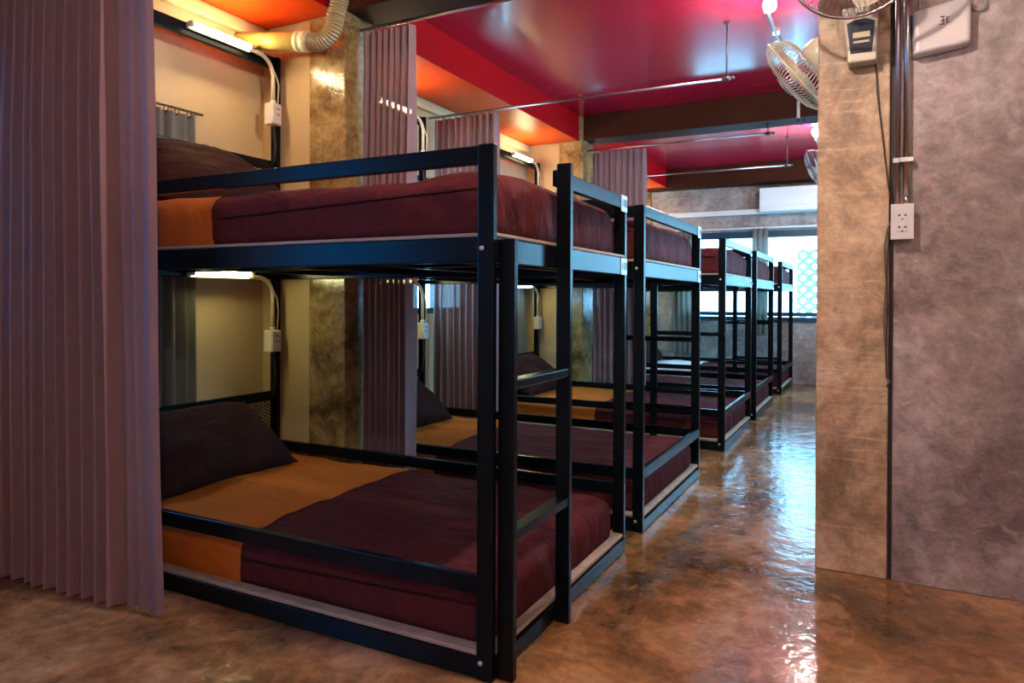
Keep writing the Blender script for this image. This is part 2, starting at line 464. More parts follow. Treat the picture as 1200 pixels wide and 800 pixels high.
# ---------------------------------------------------------------- bunk beds
PW, PD = .05, .025            # tube section: 50 mm along the bed, 25 mm across
L = 2.03                      # bed length
ZU = 1.245                    # top of upper frame
def expanded_mesh(y0, y1, z0, z1):
    V, F = [], []; s = .034; t = .0035; d = .0015
    W_, H = y1 - y0, z1 - z0
    def bar(p, q):
        n = Vector((0, -(q - p).z, (q - p).y)).normalized() * t / 2
        i = len(V)
        for x in (-d, d):
            for c in (p + n, p - n, q - n, q + n): V.append(Vector((x, c.y, c.z)))
        F.extend([(i, i + 1, i + 2, i + 3), (i + 7, i + 6, i + 5, i + 4), (i, i + 3, i + 7, i + 4), (i + 1, i + 5, i + 6, i + 2)])
    k = .55
    for sg in (1, -1):
        c = -H / k
        while c < W_ + H / k:
            pts = []
            ya, yb = (c, c + H / k)
            if sg < 0: ya, yb = yb, ya
            # clip to [0, W_]
            p, q = Vector((0, ya, 0)), Vector((0, yb, H))
            if max(p.y, q.y) > 0 and min(p.y, q.y) < W_:
                def clip(a, b):
                    if a.y < 0: a = a + (b - a) * ((0 - a.y) / (b.y - a.y))
                    if a.y > W_: a = a + (b - a) * ((W_ - a.y) / (b.y - a.y))
                    return a
                p2, q2 = clip(p, q), clip(q, p)
                if (p2 - q2).length > .01: bar(p2, q2)
            c += s
    me = bpy.data.meshes.new('mesh_panel'); me.from_pydata([tuple(v) for v in V], [], F); me.update()
    me.materials.append(M['black_steel'])
    return me
MESHPANEL = {}

def bunk_bed(Y, W, label, ladder):
    b = empty('bunk_bed', label, 'bunk bed', (-L / 2, Y, 0), 'black steel bunk beds in a row')
    og = (-L / 2, Y, 0)
    def B(name, x0, x1, y0, y1, z0, z1, m='black_steel', parent=None):
        o = box(name, x0, x1, Y + y0, Y + y1, z0, z1, m, parent or b, origin=og if parent is None else (0, 0, 0))
        return o
    HX = -L
    # posts: foot pair to the guard, head pair tall
    B('post', -PW, 0, 0, PD, 0, 1.50); B('post', -PW, 0, W - PD, W, 0, 1.50)
    B('head_post', HX, HX + PW, 0, PD, 0, 2.385); B('head_post', HX, HX + PW, W - PD, W, 0, 2.385)
    # head frame
    B('head_rail', HX + .005, HX + .03, PD, W - PD, 2.322, 2.385)
    for z in (.545, 1.80): B('head_rail', HX + .01, HX + .035, PD, W - PD, z - .035, z + .015)
    for z in (0.02, 1.17): B('head_rail', HX + .005, HX + .035, PD, W - PD, z, z + .065)
    for z0, z1 in ((.10, .51), (ZU + .01, 1.765)):
        key = (round(W, 3), round(z1 - z0, 3))
        if key not in MESHPANEL: MESHPANEL[key] = expanded_mesh(0, W - 2 * PD - .002, 0, z1 - z0)
        mesh_obj('mesh_panel', MESHPANEL[key], 'black_steel', b, (HX + .0225 - og[0], PD + .001, z0))
    # long rails, both sides; upper frame, lower guard, floor frame
    lad_side = ladder if ladder in ('near', 'far') else None
    for side in ('near', 'far'):
        y0, y1 = (0, PD) if side == 'near' else (W - PD, W)
        B('side_rail', HX + PW, -PW, y0, y1, 1.17, ZU - .003)
        B('floor_rail', HX + PW, -PW, y0, y1, .004, .064)
        B('lower_guard_rail', HX + PW, -PW, y0, y1, .238, .290)
        xe = -PW if side != lad_side else -.50
        B('upper_guard_rail', HX + PW, xe, y0, y1, 1.446, 1.497)
    # foot end
    B('foot_rail', -PD, 0, PD, W - PD, 1.17, ZU - .003)
    B('floor_rail', -PD, 0, PD, W - PD, .004, .055)
    # boards and cross bars under the mattresses
    B('plywood_board', HX + PW, -.001, PD * .2, W - PD * .2, ZU - .002, ZU + .009, 'plywood')
    B('plywood_board', HX + PW, -.004, PD * .2, W - PD * .2, .065, .079, 'plywood')
    for x in (-1.62, -1.15, -.68, -.28):
        B('cross_bar', x, x + .035, PD, W - PD, 1.185, 1.235)
    B('centre_bar', HX + PW, -PD, W / 2 - .02, W / 2 + .02, 1.188, 1.215)
    if ladder == 'foot':
        s1 = B('ladder_stile', .001, .051, .030, .055, 0, 1.236)
        s2 = B('ladder_stile', .001, .051, .4325, .4575, 0, 1.515)
        for z in (.39, .815): B('ladder_rung', .004, .048, .055, .4325, z, z + .027)
        B('foot_guard_rail', -PD, 0, .4575, W - PD, 1.446, 1.500)
        # dark lap plate where the stile meets the frame
    else:
        B('foot_guard_rail', -PD, 0, PD, W - PD, 1.446, 1.500)
        B('lower_foot_rail', -PD, 0, PD, W - PD, .243, .293)
        y0, y1 = (-PD - .001, -.001) if ladder == 'near' else (W + .001, W + PD + .001)
        B('ladder_stile', -.53, -.48, y0, y1, 0, 1.50)
        for z in (.39, .81): B('ladder_rung', -.48, -.0, y0 + .002, y1 - .002, z, z + .030)
    # bolts and number plates at the foot corner
    for z in (1.21, .05):
        lathe('bolt', [(.0001, 0), (.007, 0), (.007, .004), (.0035, .006), (.0001, .006)], 'plate_metal', b, (-.035 - og[0], -.0, z), n=10, axis=(0, -1, 0))
    for z in (1.468, 1.205):
        p = B('number_plate', .0005, .0025, W - .078, W - .004, z - .034, z + .034, 'plate_metal')
        m = Matrix.Translation((.0013, 0, 0)) @ Matrix(((0, 0, 1), (1, 0, 0), (0, 1, 0))).to_4x4()
        text_mesh('numerals', '100', .046, 'ink', p, m)
    return b

BEDS = [(0.0, 1.18, 'foot'), (1.431, 1.17, 'far'), (3.39, 1.175, 'near'), (4.842, 1.16, 'far'), (6.73, 1.18, 'near')]
BLAB = ['black steel bunk bed nearest the camera with a ladder at its foot end',
        'second black steel bunk bed, directly behind the nearest one',
        'third black steel bunk bed, just beyond the wide gap in the row',
        'fourth black steel bunk bed, next to last before the far window',
        'last black steel bunk bed, farthest away beside the far window']
ORD = ['nearest', 'second', 'third', 'fourth', 'farthest']
for (Y, W, lad), lb in zip(BEDS, BLAB): bunk_bed(Y, W, lb, lad)

# ---------------------------------------------------------------- mattresses
def mattress_mesh(name, x0, x1, y0, y1, h, material, seed, off=0.0, open_end=None):
    """rounded, slightly sagging block with puckered foot end; local origin at its base"""
    nx, ny, nz = max(8, int((x1 - x0) / .035)), max(8, int((y1 - y0) / .035)), 7
    r = .065
    V, F, idx = [], [], {}
    def put(i, j, k):
        key = (i, j, k)
        if key in idx: return idx[key]
        p = Vector((x0 + (x1 - x0) * i / nx, y0 + (y1 - y0) * j / ny, h * k / nz))
        # round the upper and vertical edges
        lo = Vector((x0 + r, y0 + r, r * .5)); hi = Vector((x1 - r, y1 - r, h - r))
        if open_end == 'x1': hi.x = x1
        c = Vector((min(max(p.x, lo.x), hi.x), min(max(p.y, lo.y), hi.y), min(max(p.z, lo.z), hi.z)))
        d = p - c
        nrm = d.normalized() if d.length > 1e-6 else Vector((0, 0, 1))
        if d.length > 1e-6:
            m = max(abs(d.x), abs(d.y), abs(d.z) if p.z > c.z else abs(d.z) * 2)
            q = c + nrm * min(r, d.length) * (1 if d.length <= r else 1)
            if p.z < c.z: q.z = p.z
            p = q
        n1 = noise.noise(Vector((p.x * 2.3 + seed, p.y * 3.1, p.z * 2)))
        n2 = noise.noise(Vector((p.x * 6 + seed, p.y * 11 + p.x * 5, 3.3)))
        n3 = noise.noise(Vector((p.y * 34 + seed, p.z * 5, p.x * 3)))
        up = max(0, (p.z - h * .6) / (h * .4))
        p = p + nrm * off
        p.z += up * (.012 * n1 + .009 * n2)
        if p.x > -.16 and p.z > .02: p.x += .011 * n3 * (1 if p.z < h * .92 else .3)
        if p.y < y0 + .1 and p.z > .02: p.y += .006 * noise.noise(Vector((p.x * 9 + seed, p.z * 7 + p.x * 3, 1.7)))
        p.z += .022 * max(0, 1 - ((p.y - (y0 + y1) / 2) / ((y1 - y0) / 2)) ** 2) * up
        idx[key] = len(V); V.append(p)
        return idx[key]
    for i in range(nx):
        for j in range(ny):
            F.append((put(i, j, nz), put(i + 1, j, nz), put(i + 1, j + 1, nz), put(i, j + 1, nz)))
            if off == 0: F.append((put(i, j, 0), put(i, j + 1, 0), put(i + 1, j + 1, 0), put(i + 1, j, 0)))
    for k in range(nz):
        for i in range(nx):
            F.append((put(i, 0, k), put(i + 1, 0, k), put(i + 1, 0, k + 1), put(i, 0, k + 1)))
            F.append((put(i, ny, k), put(i, ny, k + 1), put(i + 1, ny, k + 1), put(i + 1, ny, k)))
        for j in range(ny):
            F.append((put(0, j, k), put(0, j, k + 1), put(0, j + 1, k + 1), put(0, j + 1, k)))
            if open_end != 'x1': F.append((put(nx, j, k), put(nx, j + 1, k), put(nx, j + 1, k + 1), put(nx, j, k + 1)))
    me = bpy.data.meshes.new(name); me.from_pydata([tuple(v) for v in V], [], F); me.update()
    me.polygons.foreach_set('use_smooth', [True] * len(me.polygons))
    me.materials.append(M[material])
    return me

def pillow_mesh(w, d, t, seed):
    n = 22; V, F = [], []
    for s in (1, -1):
        for i in range(n + 1):
            for j in range(n + 1):
                u, v = -1 + 2 * i / n, -1 + 2 * j / n
                hgt = max(0, (1 - abs(u) ** 3.2)) ** .62 * max(0, (1 - abs(v) ** 3.2)) ** .62
                pin = 1 - .07 * (1 - abs(v) ** 2) * abs(u) - .0
                pin2 = 1 - .09 * (1 - abs(u) ** 2) * abs(v)
                z = s * t / 2 * hgt * (1 + .16 * noise.noise(Vector((u * 2.2 + seed, v * 2.2, s))))
                z += .010 * hgt * noise.noise(Vector((u * 5 + seed, v * 6 + u * 3, s * 2)))
                V.append((u * w / 2 * pin, v * d / 2 * pin2, z))
    m = (n + 1) ** 2
    for s in (0, 1):
        for i in range(n):
            for j in range(n):
                a = s * m + i * (n + 1) + j
                q = (a, a + n + 1, a + n + 2, a + 1)
                F.append(q if s == 0 else q[::-1])
    me = bpy.data.meshes.new('pillow'); me.from_pydata(V, [], F); me.update()
    bm = bmesh.new(); bm.from_mesh(me); bmesh.ops.remove_doubles(bm, verts=bm.verts[:], dist=.0008); bm.to_mesh(me); bm.free()
    me.polygons.foreach_set('use_smooth', [True] * len(me.polygons))
    me.materials.append(M['maroon_dark'])
    return me

LEVELS = [('upper', ZU + .0095, .180), ('lower', .0795, .158)]
PILLOW = [pillow_mesh(.78, .46, .24, 1.0), pillow_mesh(.78, .46, .24, 7.3)]
for k, (Y, W, lad) in enumerate(BEDS):
    for lv, (nm, z, h) in enumerate(LEVELS):
        white = (k == 4 and nm == 'lower')
        xr = -1.15 if nm == 'upper' else -1.02
        if k in (1,): xr = -1.16 if nm == 'lower' else -1.25
        if k == 2: xr = -.98
        if k == 3: xr = -1.25
        band = 'white' if white else 'orange'
        t = empty('mattress', '%s mattress of the %s bunk, maroon sheet with %s band at the head' % (nm, ORD[k], band), 'mattress', (-L / 2, Y, z), 'mattresses on the bunks')
        og = -L / 2
        me = mattress_mesh('sheet', -1.965 - og, -.032 - og, .040, W - .040, h, 'maroon_sheet', k * 3.1 + lv)
        mesh_obj('maroon_sheet', me, 'maroon_sheet', t)
        tube('seam_piping', [(x_ - og, .036 + .004 * noise.noise(Vector((x_ * 9, k, lv))), h * (.60 + .16 * math.sin(x_ * 1.3 + .9 + k))) for x_ in [xr + .02 + (-.075 - xr - .02) * q / 24 for q in range(25)]], .0035, 'maroon_dark', t, n=6)
        me = mattress_mesh('band', -1.965 - og, xr - og, .040, W - .040, h, 'white_sheet' if white else 'orange_sheet', k * 3.1 + lv, off=.004, open_end='x1')
        mesh_obj('head_band', me, 'orange_sheet', t)['label'] = '%s cloth band across the mattress head' % band
        # pillow leaning on the head panel
        pl = mesh_obj('pillow', PILLOW[lv], 'maroon_dark', None)
        ang = math.radians(36)
        # local x -> along world y ; local y -> up the head panel
        ex = Vector((0, 1, 0)); ey = Vector((-math.cos(ang), 0, math.sin(ang))); ez = ex.cross(ey)
        mm = Matrix((ex, ey, ez)).transposed().to_4x4()
        mm.translation = Vector((-1.755, Y + .505, z + h + .165))
        pl.matrix_world = mm
        tag(pl, 'dark maroon pillow leaning at the head of the %s bunk, %s level' % (ORD[k], nm), 'pillow', 'pillows on the bunks')

# ---------------------------------------------------------------- privacy curtains and rods
def curtain(name, label, x0, x1, y, ztop, zbot, folds, amp, seed, rings=True, flare=0.0, material='mauve_curtain', group='mauve privacy curtains', along='x', flat=None):
    cx = (x0 + x1) / 2
    root = empty(name, label, 'curtain', (cx, y, zbot) if along == 'x' else (y, cx, zbot), group)
    nc, nr = folds * 12, 26
    ph = [random.uniform(-.6, .6) for _ in range(folds + 1)]
    am = [random.uniform(.65, 1.25) for _ in range(folds + 1)]
    def pt(t, s, off=0.0):
        """t 0..1 across, s 0 bottom..1 top"""
        f = t * folds; i = int(min(f, folds - 1e-6)); fr = f - i
        a = am[i] * (1 - fr) + am[i + 1] * fr; p = ph[i] * (1 - fr) + ph[i + 1] * fr
        if flat and t > flat: a *= .15
        drift = .25 * noise.noise(Vector((t * 6, s * 1.3, seed)))
        wav = math.sin(2 * PI * f + p + drift * 2.2)
        sh = 1 - 2 * abs(math.sin(PI * f + p * .5 + drift)) ** 1.15
        A = amp * a * (.55 + .45 * min(1, (1 - s) * 3) if s > .67 else 1.0)
        wid = 1 + flare * (1 - s)
        X = (x1 - cx) + (t - 1) * (x1 - x0) if flare == 0 else -(x1 - x0) / 2 + t * (x1 - x0) * wid
        X += .006 * noise.noise(Vector((t * 9, s * 3, seed + 5))) + .35 * amp * a * math.cos(2 * PI * f * 2 + p) * .25
        D = A * sh + off + .012 * noise.noise(Vector((t * 4, s * 2, seed + 9)))
        Z = (ztop - zbot) * s
        if s == 0: Z += .006 * noise.noise(Vector((t * 14, 0, seed)))
        return (X, D, Z) if along == 'x' else (D, X, Z)
    def sheet(nm, s0, s1, rows, off, m):
        V, F = [], []
        for j in range(rows + 1):
            s = s0 + (s1 - s0) * j / rows
            for i in range(nc + 1): V.append(pt(i / nc, s, off))
        for j in range(rows):
            for i in range(nc):
                a = j * (nc + 1) + i; F.append((a, a + 1, a + nc + 2, a + nc + 1))
        return from_data(nm, V, F, m, root)
    H = ztop - zbot
    sheet('cloth', 0, 1, nr, 0, material)
    hem = 'mauve_hem' if material == 'mauve_curtain' else material
    sheet('hem', 0.0005, .085 / H, 2, -.0018, hem)
    sheet('heading_tape', 1 - .11 / H, 1.0, 2, -.0018, hem)
    if rings:
        for i in range(folds):
            p = pt((i + .5) / folds, .999)
            c = Vector((p[0], 0, H + .004)) if along == 'x' else Vector((0, p[1], H + .004))
            u = (0, 1, 0) if along == 'x' else (1, 0, 0)
            pts = arc(c, .016, 0, 2 * PI * 15 / 16, u, (0, 0, 1), 15)
            V, F = tube_data(pts, .0022, 6, closed=True)
            from_data('ring', V, F, 'dark_metal', root)
    return root

def rod(label, y, z, x0, x1, hang_z, material='rod_steel', hang_x=None, r=.009):
    root = empty('curtain_rod', label, 'curtain rod', ((x0 + x1) / 2, y, z), 'curtain rods across the bunk row')
    cx = (x0 + x1) / 2
    tube('rod', [(x0 - cx, 0, 0), (x1 - cx, 0, 0)], r, material, root, n=10)
    hx = (hang_x if hang_x is not None else x1 - .04) - cx
    tube('hanger', [(hx, 0, .006), (hx, 0, hang_z - z)], .006, 'dark_metal', root, n=8)
    lathe('hanger_foot', [(.0001, 0), (.02, 0), (.02, .006), (.008, .012), (.0001, .012)], 'dark_metal', root, (hx, 0, hang_z - z), n=16, axis=(0, 0, -1))
    lathe('clamp', [(.0001, -.02), (.016, -.02), (.016, .02), (.0001, .02)], 'dark_metal', root, (hx, 0, 0), n=12, axis=(1, 0, 0))
    lathe('end_cap', [(.0001, 0), (.012, 0), (.012, .012), (.004, .02), (.0001, .02)], 'dark_metal', root, (x1 - cx, 0, 0), n=12, axis=(1, 0, 0))
    return root

rod('steel curtain rod in front of the nearest bunk', -.155, 2.53, XW, -.35, ZC, hang_x=-.39)
rod('dark curtain rod under the nearest ceiling beam', 1.31, 2.505, -1.535, .10, ZS + .005, hang_x=.06)
rod('pink lit curtain rod hanging below the red ceiling by the second bunk', 2.85, 2.45, XW, .13, ZC, hang_x=.10)
rod('dark curtain rod under the middle ceiling beam', 4.70, 2.49, -1.535, .14, ZS + .005, hang_x=.105)
rod('pale curtain rod nearest the window wall', 6.36, 2.50, XW, .12, ZC, hang_x=.085)
curtain('privacy_curtain', 'large mauve pleated curtain in the left foreground', -2.095, -1.235, -.155, 2.505, .012, 14, .062, 1.0, flare=.085, flat=.79)
curtain('privacy_curtain', 'mauve curtain bunched beside the near concrete column', -1.505, -1.19, 1.31, 2.48, .03, 8, .034, 2.0)
curtain('privacy_curtain', 'mauve curtain in the gap behind the second bunk', -2.075, -1.52, 2.85, 2.425, .03, 10, .030, 3.0)
curtain('privacy_curtain', 'mauve curtain hanging below the middle ceiling beam', -1.49, -.965, 4.70, 2.465, .03, 9, .030, 4.0)
curtain('privacy_curtain', 'mauve curtain in the gap before the last bunk', -2.05, -1.47, 6.36, 2.475, .03, 10, .030, 5.0)
# small drapes at the left windows
def wdrape(label, y0, y1, zt, zb, seed):
    curtain('window_drape', label, y0, y1, XW + .05, zt, zb, 4, .022, seed, rings=True, material='grey_drape', group='grey window drapes', along='y')
    r = empty('drape_rod', 'thin rod carrying the ' + label, 'curtain rod', (XW + .05, (y0 + y1) / 2, zt + .02), 'drape rods')
    tube('rod', [(0, -.75, 0), (0, (y1 - y0) / 2 + .05, 0)], .007, 'rod_steel', r)
    tube('bracket', [(0, (y1 - y0) / 2 + .03, 0), (-.05, (y1 - y0) / 2 + .03, 0)], .006, 'rod_steel', r)
    tube('bracket', [(0, -.7, 0), (-.05, -.7, 0)], .006, 'rod_steel', r)
wdrape('short grey drape at the window of the nearest bunk', .44, .70, 1.965, .30, 11)
wdrape('short grey drape at the window of the second bunk', 2.30, 2.56, 2.03, .30, 12)
wdrape('short grey drape at the window of the third bunk', 4.22, 4.46, 2.03, .30, 13)
# far window drape
fr = empty('drape_rod', 'pale curtain rod above the wide far window', 'curtain rod', (0, YF - .06, 1.995), 'drape rods')
tube('rod', [(-1.55, 0, 0), (1.3, 0, 0)], .013, 'white_plastic', fr, n=10)
for x in (-1.4, -.1, 1.15): tube('bracket', [(x, 0, 0), (x, .06, 0)], .007, 'white_plastic', fr)
curtain('window_drape', 'narrow tied grey drape at the middle of the far window', -.50, -.305, YF - .06, 1.985, .62, 3, .022, 21, material='grey_drape', group='grey window drapes')
curtain('window_drape', 'grey drape at the left end of the far window', -1.55, -1.25, YF - .06, 1.985, .35, 4, .022, 22, material='grey_drape', group='grey window drapes')

# ---------------------------------------------------------------- tube lights and socket boxes at each bunk head
def tube_light(Y, W, k, nm):
    zc = 2.372 if nm == 'upper' else 1.186
    xt = -1.968 if nm == 'upper' else -1.962
    t = empty('tube_light', '%s tube light at the head of the %s bunk' % (nm, ORD[k]), 'tube light', (xt, Y + .78, zc), 'tube lights at the bunk heads')
    box('housing', -.031, -.015, -.19, .19, -.020, .014, 'cream_plastic', t, bev=.003)
    tube('tube', [(0, -.172, .003), (0, .172, .003)], .0125, 'tube_glow' if nm == 'upper' else 'tube_glow_low', t, n=12)
    for s in (-1, 1): box('end_cap', -.013, .013, s * .181 - .009, s * .181 + .009, -.012, .016, 'cream_plastic', t, bev=.003)
    # conduit, socket box and flex
    zb = 2.06 if nm == 'upper' else .835
    s = empty('socket_box', 'small cream socket box with conduit, %s level, head of the %s bunk' % (nm, ORD[k]), 'socket', (-1.972, Y + 1.125, zb), 'socket boxes at the bunk heads')
    dz = zc - zb
    box('box', -.028, .028, -.045, .025, -.058, .058, 'pink_plastic', s, bev=.004)
    fp = box('face_plate', .028, .033, -.040, .020, -.053, .053, 'pink_plastic', s, bev=.002)
    for zz in (.022, -.008):
        box('socket_hole', .0325, .034, -.016, -.010, zz, zz + .010, 'socket_hole', s, bev=0)
        box('socket_hole', .0325, .034, -.002, .004, zz, zz + .010, 'socket_hole', s, bev=0)
    up = [(0, -.01, .058), (0, -.01, dz - .11)] + arc((0, -.11, dz - .11), .10, 0, PI / 2, (0, 1, 0), (0, 0, 1), 10)[1:] + [(0, -.15, dz - .008)]
    tube('conduit', up, .011, 'cream_plastic', s, n=10)
    lathe('gland', [(.0001, 0), (.015, 0), (.015, .018), (.0001, .018)], 'cream_plastic', s, (0, -.01, .058), n=12)
    tube('cord', [(.012, .012, .06), (.016, .016, .16), (.012, .010, dz - .12), (.008, -.03, dz - .05), (.004, -.12, dz - .005)], .0035, 'cream_plastic', s, n=6)
    tube('flex_cable', [(0, -.005, -.058), (0, 0, -.11), (.004, .004, -.17), (-.004, -.004, -.26 if nm == 'upper' else -.30)], .006, 'cable_dark', s, n=6)
for k, (Y, W, lad) in enumerate(BEDS):
    for nm in ('upper', 'lower'): tube_light(Y, W, k, nm)

# ---------------------------------------------------------------- drain pipe above the first bunk
pp = empty('drain_pipe', 'yellow plastic pipe with corrugated hose under the red soffit', 'pipe', (-1.66, 1.06, 2.385))
A = Vector((-2.127 + 1.66, -.035, .070)); dirp = -A.normalized()
tube('pipe', [A, -dirp * .055], .045, 'pvc_yellow', pp, n=24)
for s0, s1 in ((-.075, -.045), (-.040, .0)):
    tube('collar', [dirp * s0, dirp * s1], .052, 'pvc_cream', pp, n=24)
path = [dirp * .0, dirp * .05]
c0 = path[-1] + Vector((0, 0, .115))
hose = [dirp * .0072 * i for i in range(0, 8)] + arc(c0, .115, -PI / 2, 0, (dirp.x, dirp.y, 0), (0, 0, 1), 26)[1:]
last = hose[-1]
hose += [last + Vector((.0025 * i, 0, .007 * i)) for i in range(1, 27)]
V, F = tube_data(hose, [.047 if i % 2 else .0405 for i in range(len(hose))], 20)
from_data('corrugated_hose', V, F, 'hose_tan', pp, smooth=False)

# ---------------------------------------------------------------- ceiling lamps with conduit
def ceiling_lamp(x, y, label, glow='bulb_glow'):
    t = empty('ceiling_lamp', label, 'lamp', (x, y, ZC), 'bare bulb ceiling lamps')
    lathe('holder', [(.0001, 0), (.05, 0), (.05, -.015), (.022, -.022), (.020, -.05), (.0001, -.05)], 'white_plastic', t, n=20)
    lathe('bulb', [(.0001, -.05), (.018, -.052), (.032, -.075), (.036, -.095), (.030, -.118), (.016, -.130), (.0001, -.132)], glow, t, n=20)
    c = empty('ceiling_conduit', 'white conduit beside the ' + label, 'conduit', (x - .05, y + .5, ZC - .012), 'conduits on the ceiling')
    tube('pipe', [(.05, -.45, 0), (.0, -.30, 0), (0, .55, 0)], .010, 'white_plastic', c, n=10)
    for yy in (-.2, .2): box('clip', -.022, .022, yy - .008, yy + .008, -.012, .011, 'white_plastic', c, bev=.003)
ceiling_lamp(.405, 2.45, 'bare bulb lamp on the ceiling above the aisle fan')
ceiling_lamp(.405, 5.86, 'bare bulb lamp on the ceiling at the aisle end')
ceiling_lamp(.40, .05, 'bare bulb lamp on the ceiling in the foreground room', 'bulb_warm')
ceiling_lamp(1.7, -2.4, 'added bare bulb fill lamp on the ceiling behind the camera', 'bulb_fill')  # unseen lamp, added to fill the near floor and curtain with light
jb = box('junction_box', .33, .45, 5.02, 5.12, ZC - .10, ZC, 'window_blue'); tag(jb, 'dark blue junction box on the far ceiling', 'box')
hk = empty('conduit_hook', 'short pink conduit ending in a dark hook on the middle beam', 'conduit', (.36, 4.555, 2.60))
tube('pipe', [(0, 0, .10), (0, 0, -.04)], .013, 'pink_plastic', hk, n=10)
tube('hook', [(0, 0, -.04), (0, 0, -.07)] + arc((.022, 0, -.07), .022, PI, 2 * PI, (1, 0, 0), (0, 0, 1), 8)[1:] + [(.044, 0, -.05)], .008, 'dark_metal', hk, n=8)

# ---------------------------------------------------------------- wall fans
def wall_fan(label, c, axis, R, mount, body, cagem):
    t = empty('wall_fan', label, 'fan', c, 'wall fans')
    ax = Vector(axis).normalized()
    side = ax.cross(Vector((0, 0, 1))).normalized(); up = side.cross(ax).normalized()
    def P(r, a, h): return side * (r * math.cos(a)) + up * (r * math.sin(a)) + ax * h
    def circle(r, h, n=48): return [P(r, 2 * PI * i / n, h) for i in range(n)]
    # guards: radial wires and rings, front bulge and back bowl
    fprof = [(.28, .060), (.45, .058), (.70, .048), (.90, .028), (1.0, .0)]
    bprof = [(.30, -.085), (.55, -.082), (.80, -.066), (.95, -.035), (1.0, .0)]
    for nm, prof, nw in (('front_guard', fprof, 64), ('back_guard', bprof, 64)):
        V, F = [], []
        for i in range(nw):
            a = 2 * PI * i / nw
            tw = .25 if nm == 'front_guard' else -.12
            tube_data([P(R * r, a + tw * (1 - r), h) for r, h in prof], .0013, 4, V=V, F=F)
        for r, h in ((prof[1][0], prof[1][1]), (prof[2][0], prof[2][1])):
            tube_data(circle(R * r, h), .0016, 5, closed=True, V=V, F=F)
        from_data(nm, V, F, cagem, t)
    V, F = tube_data(circle(R * 1.0, 0), .006, 8, closed=True)
    from_data('rim', V, F, cagem, t)
    lathe('badge', [(.0001, .058), (R * .28, .058), (R * .26, .066), (R * .12, .071), (.0001, .072)], body, t, n=32, axis=ax)
    # blades
    for k in range(3):
        V, F = [], []; n = 10
        for i in range(n + 1):
            r = R * (.16 + .72 * i / n)
            w0 = .30 + .50 * math.sin(PI * min(1, .15 + .75 * i / n))
            for j in range(7):
                u = -1 + 2 * j / 6
                a = 2 * PI * k / 3 + u * w0 * .75 + .15 * i / n
                V.append(P(r, a, -.012 + .022 * u * (1.1 - .4 * i / n)))
        for i in range(n):
            for j in range(6):
                q = i * 7 + j; F.append((q, q + 1, q + 8, q + 7))
        from_data('blade', V, F, body, t)
    lathe('hub', [(.0001, .02), (.028, .018), (.034, 0), (.034, -.03), (.0001, -.03)], body, t, n=24, axis=ax)
    lathe('motor_housing', [(.0001, -.075), (.062, -.075), (.078, -.095), (.080, -.140), (.066, -.175), (.030, -.190), (.0001, -.192)], body, t, n=32, axis=ax)
    m = Vector(mount) - Vector(c)
    e = ax * -.150
    kn = Vector((m.x * .6 + e.x * .4, m.y * .6 + e.y * .4, e.z - .07))
    tube('bracket_arm', [e + Vector((0, 0, -.04)), kn, m], [.026, .022, .024], body, t, n=12)
    return t
wall_fan('cream wall fan tilted down beside the aisle column', (.615, 1.72, 2.075), (-.80, .10, -.60), .190, (.731 + .24, 1.615, 1.93), 'cream_plastic', 'cream_plastic')
wall_fan('wall fan at the top edge above the emergency lamp', (.868, 1.06, 2.315), (-.05, -.94, -.34), .235, (.87, 1.345, 2.28), 'cream_plastic', 'rod_steel')
wall_fan('silver wall fan at the far end of the aisle', (.475, 5.02, 2.20), (-.86, -.15, -.45), .19, (1.45, 5.02, 2.15), 'white_plastic', 'rod_steel')

# ---------------------------------------------------------------- fittings on the right column and wall
def prism(name, pts, y0, y1, material, parent, bev=.004, taper=1.0):
    """outline in x,z extruded from y0 (front) to y1 (back)"""
    bm = bmesh.new()
    cx = sum(p[0] for p in pts) / len(pts); cz = sum(p[1] for p in pts) / len(pts)
    f = [bm.verts.new((cx + (p[0] - cx) * taper, y0, cz + (p[1] - cz) * taper)) for p in pts]
    b = [bm.verts.new((p[0], y1, p[1])) for p in pts]
    bm.faces.new(f); bm.faces.new(b[::-1])
    for i in range(len(pts)):
        j = (i + 1) % len(pts); bm.faces.new((f[j], f[i], b[i], b[j]))
    bmesh.ops.recalc_face_normals(bm, faces=bm.faces[:])
    if bev: bmesh.ops.bevel(bm, geom=bm.edges[:], offset=bev, segments=3, profile=.5, affect='EDGES')
    me = bpy.data.meshes.new(name); bm.to_mesh(me); bm.free()
    me.materials.append(M[material])
    return mesh_obj(name, me, material, parent)
el = empty('emergency_lamp', 'cream emergency lamp with dark blue label on the tan column', 'emergency lamp', (.882, YP, 2.075))
prism('body', [(-.066, .115), (.066, .115), (.058, -.105), (-.044, -.105)], -.060, 0, 'cream_plastic', el, bev=.008, taper=.96)
prism('label_panel', [(-.047, .048), (-.020, .060), (.020, .060), (.050, .048), (.040, -.068), (-.033, -.068)], -.0625, -.058, 'blue_label', el, bev=.001)
box('label_stripe', -.026, .033, -.0640, -.0615, -.010, .010, 'pvc_cream', el, bev=0)
box('label_stripe', -.024, .031, -.0640, -.0615, -.030, -.022, 'pvc_cream', el, bev=0)
for i in range(5): box('print_mark', -.014 + i * .008, -.009 + i * .008, -.0628, -.0600, .078, .086, 'ink', el, bev=0)
box('indicator', .020, .027, -.0615, -.058, -.090, -.080, 'pvc_cream', el, bev=.001)
tube('cord', [(.052, -.012, -.09), (.060, -.012, -.22), (.080, -.010, -.40), (.100, -.010, -.58), (.116, -.014, -.640)], .0028, 'cable_dark', el, n=6)

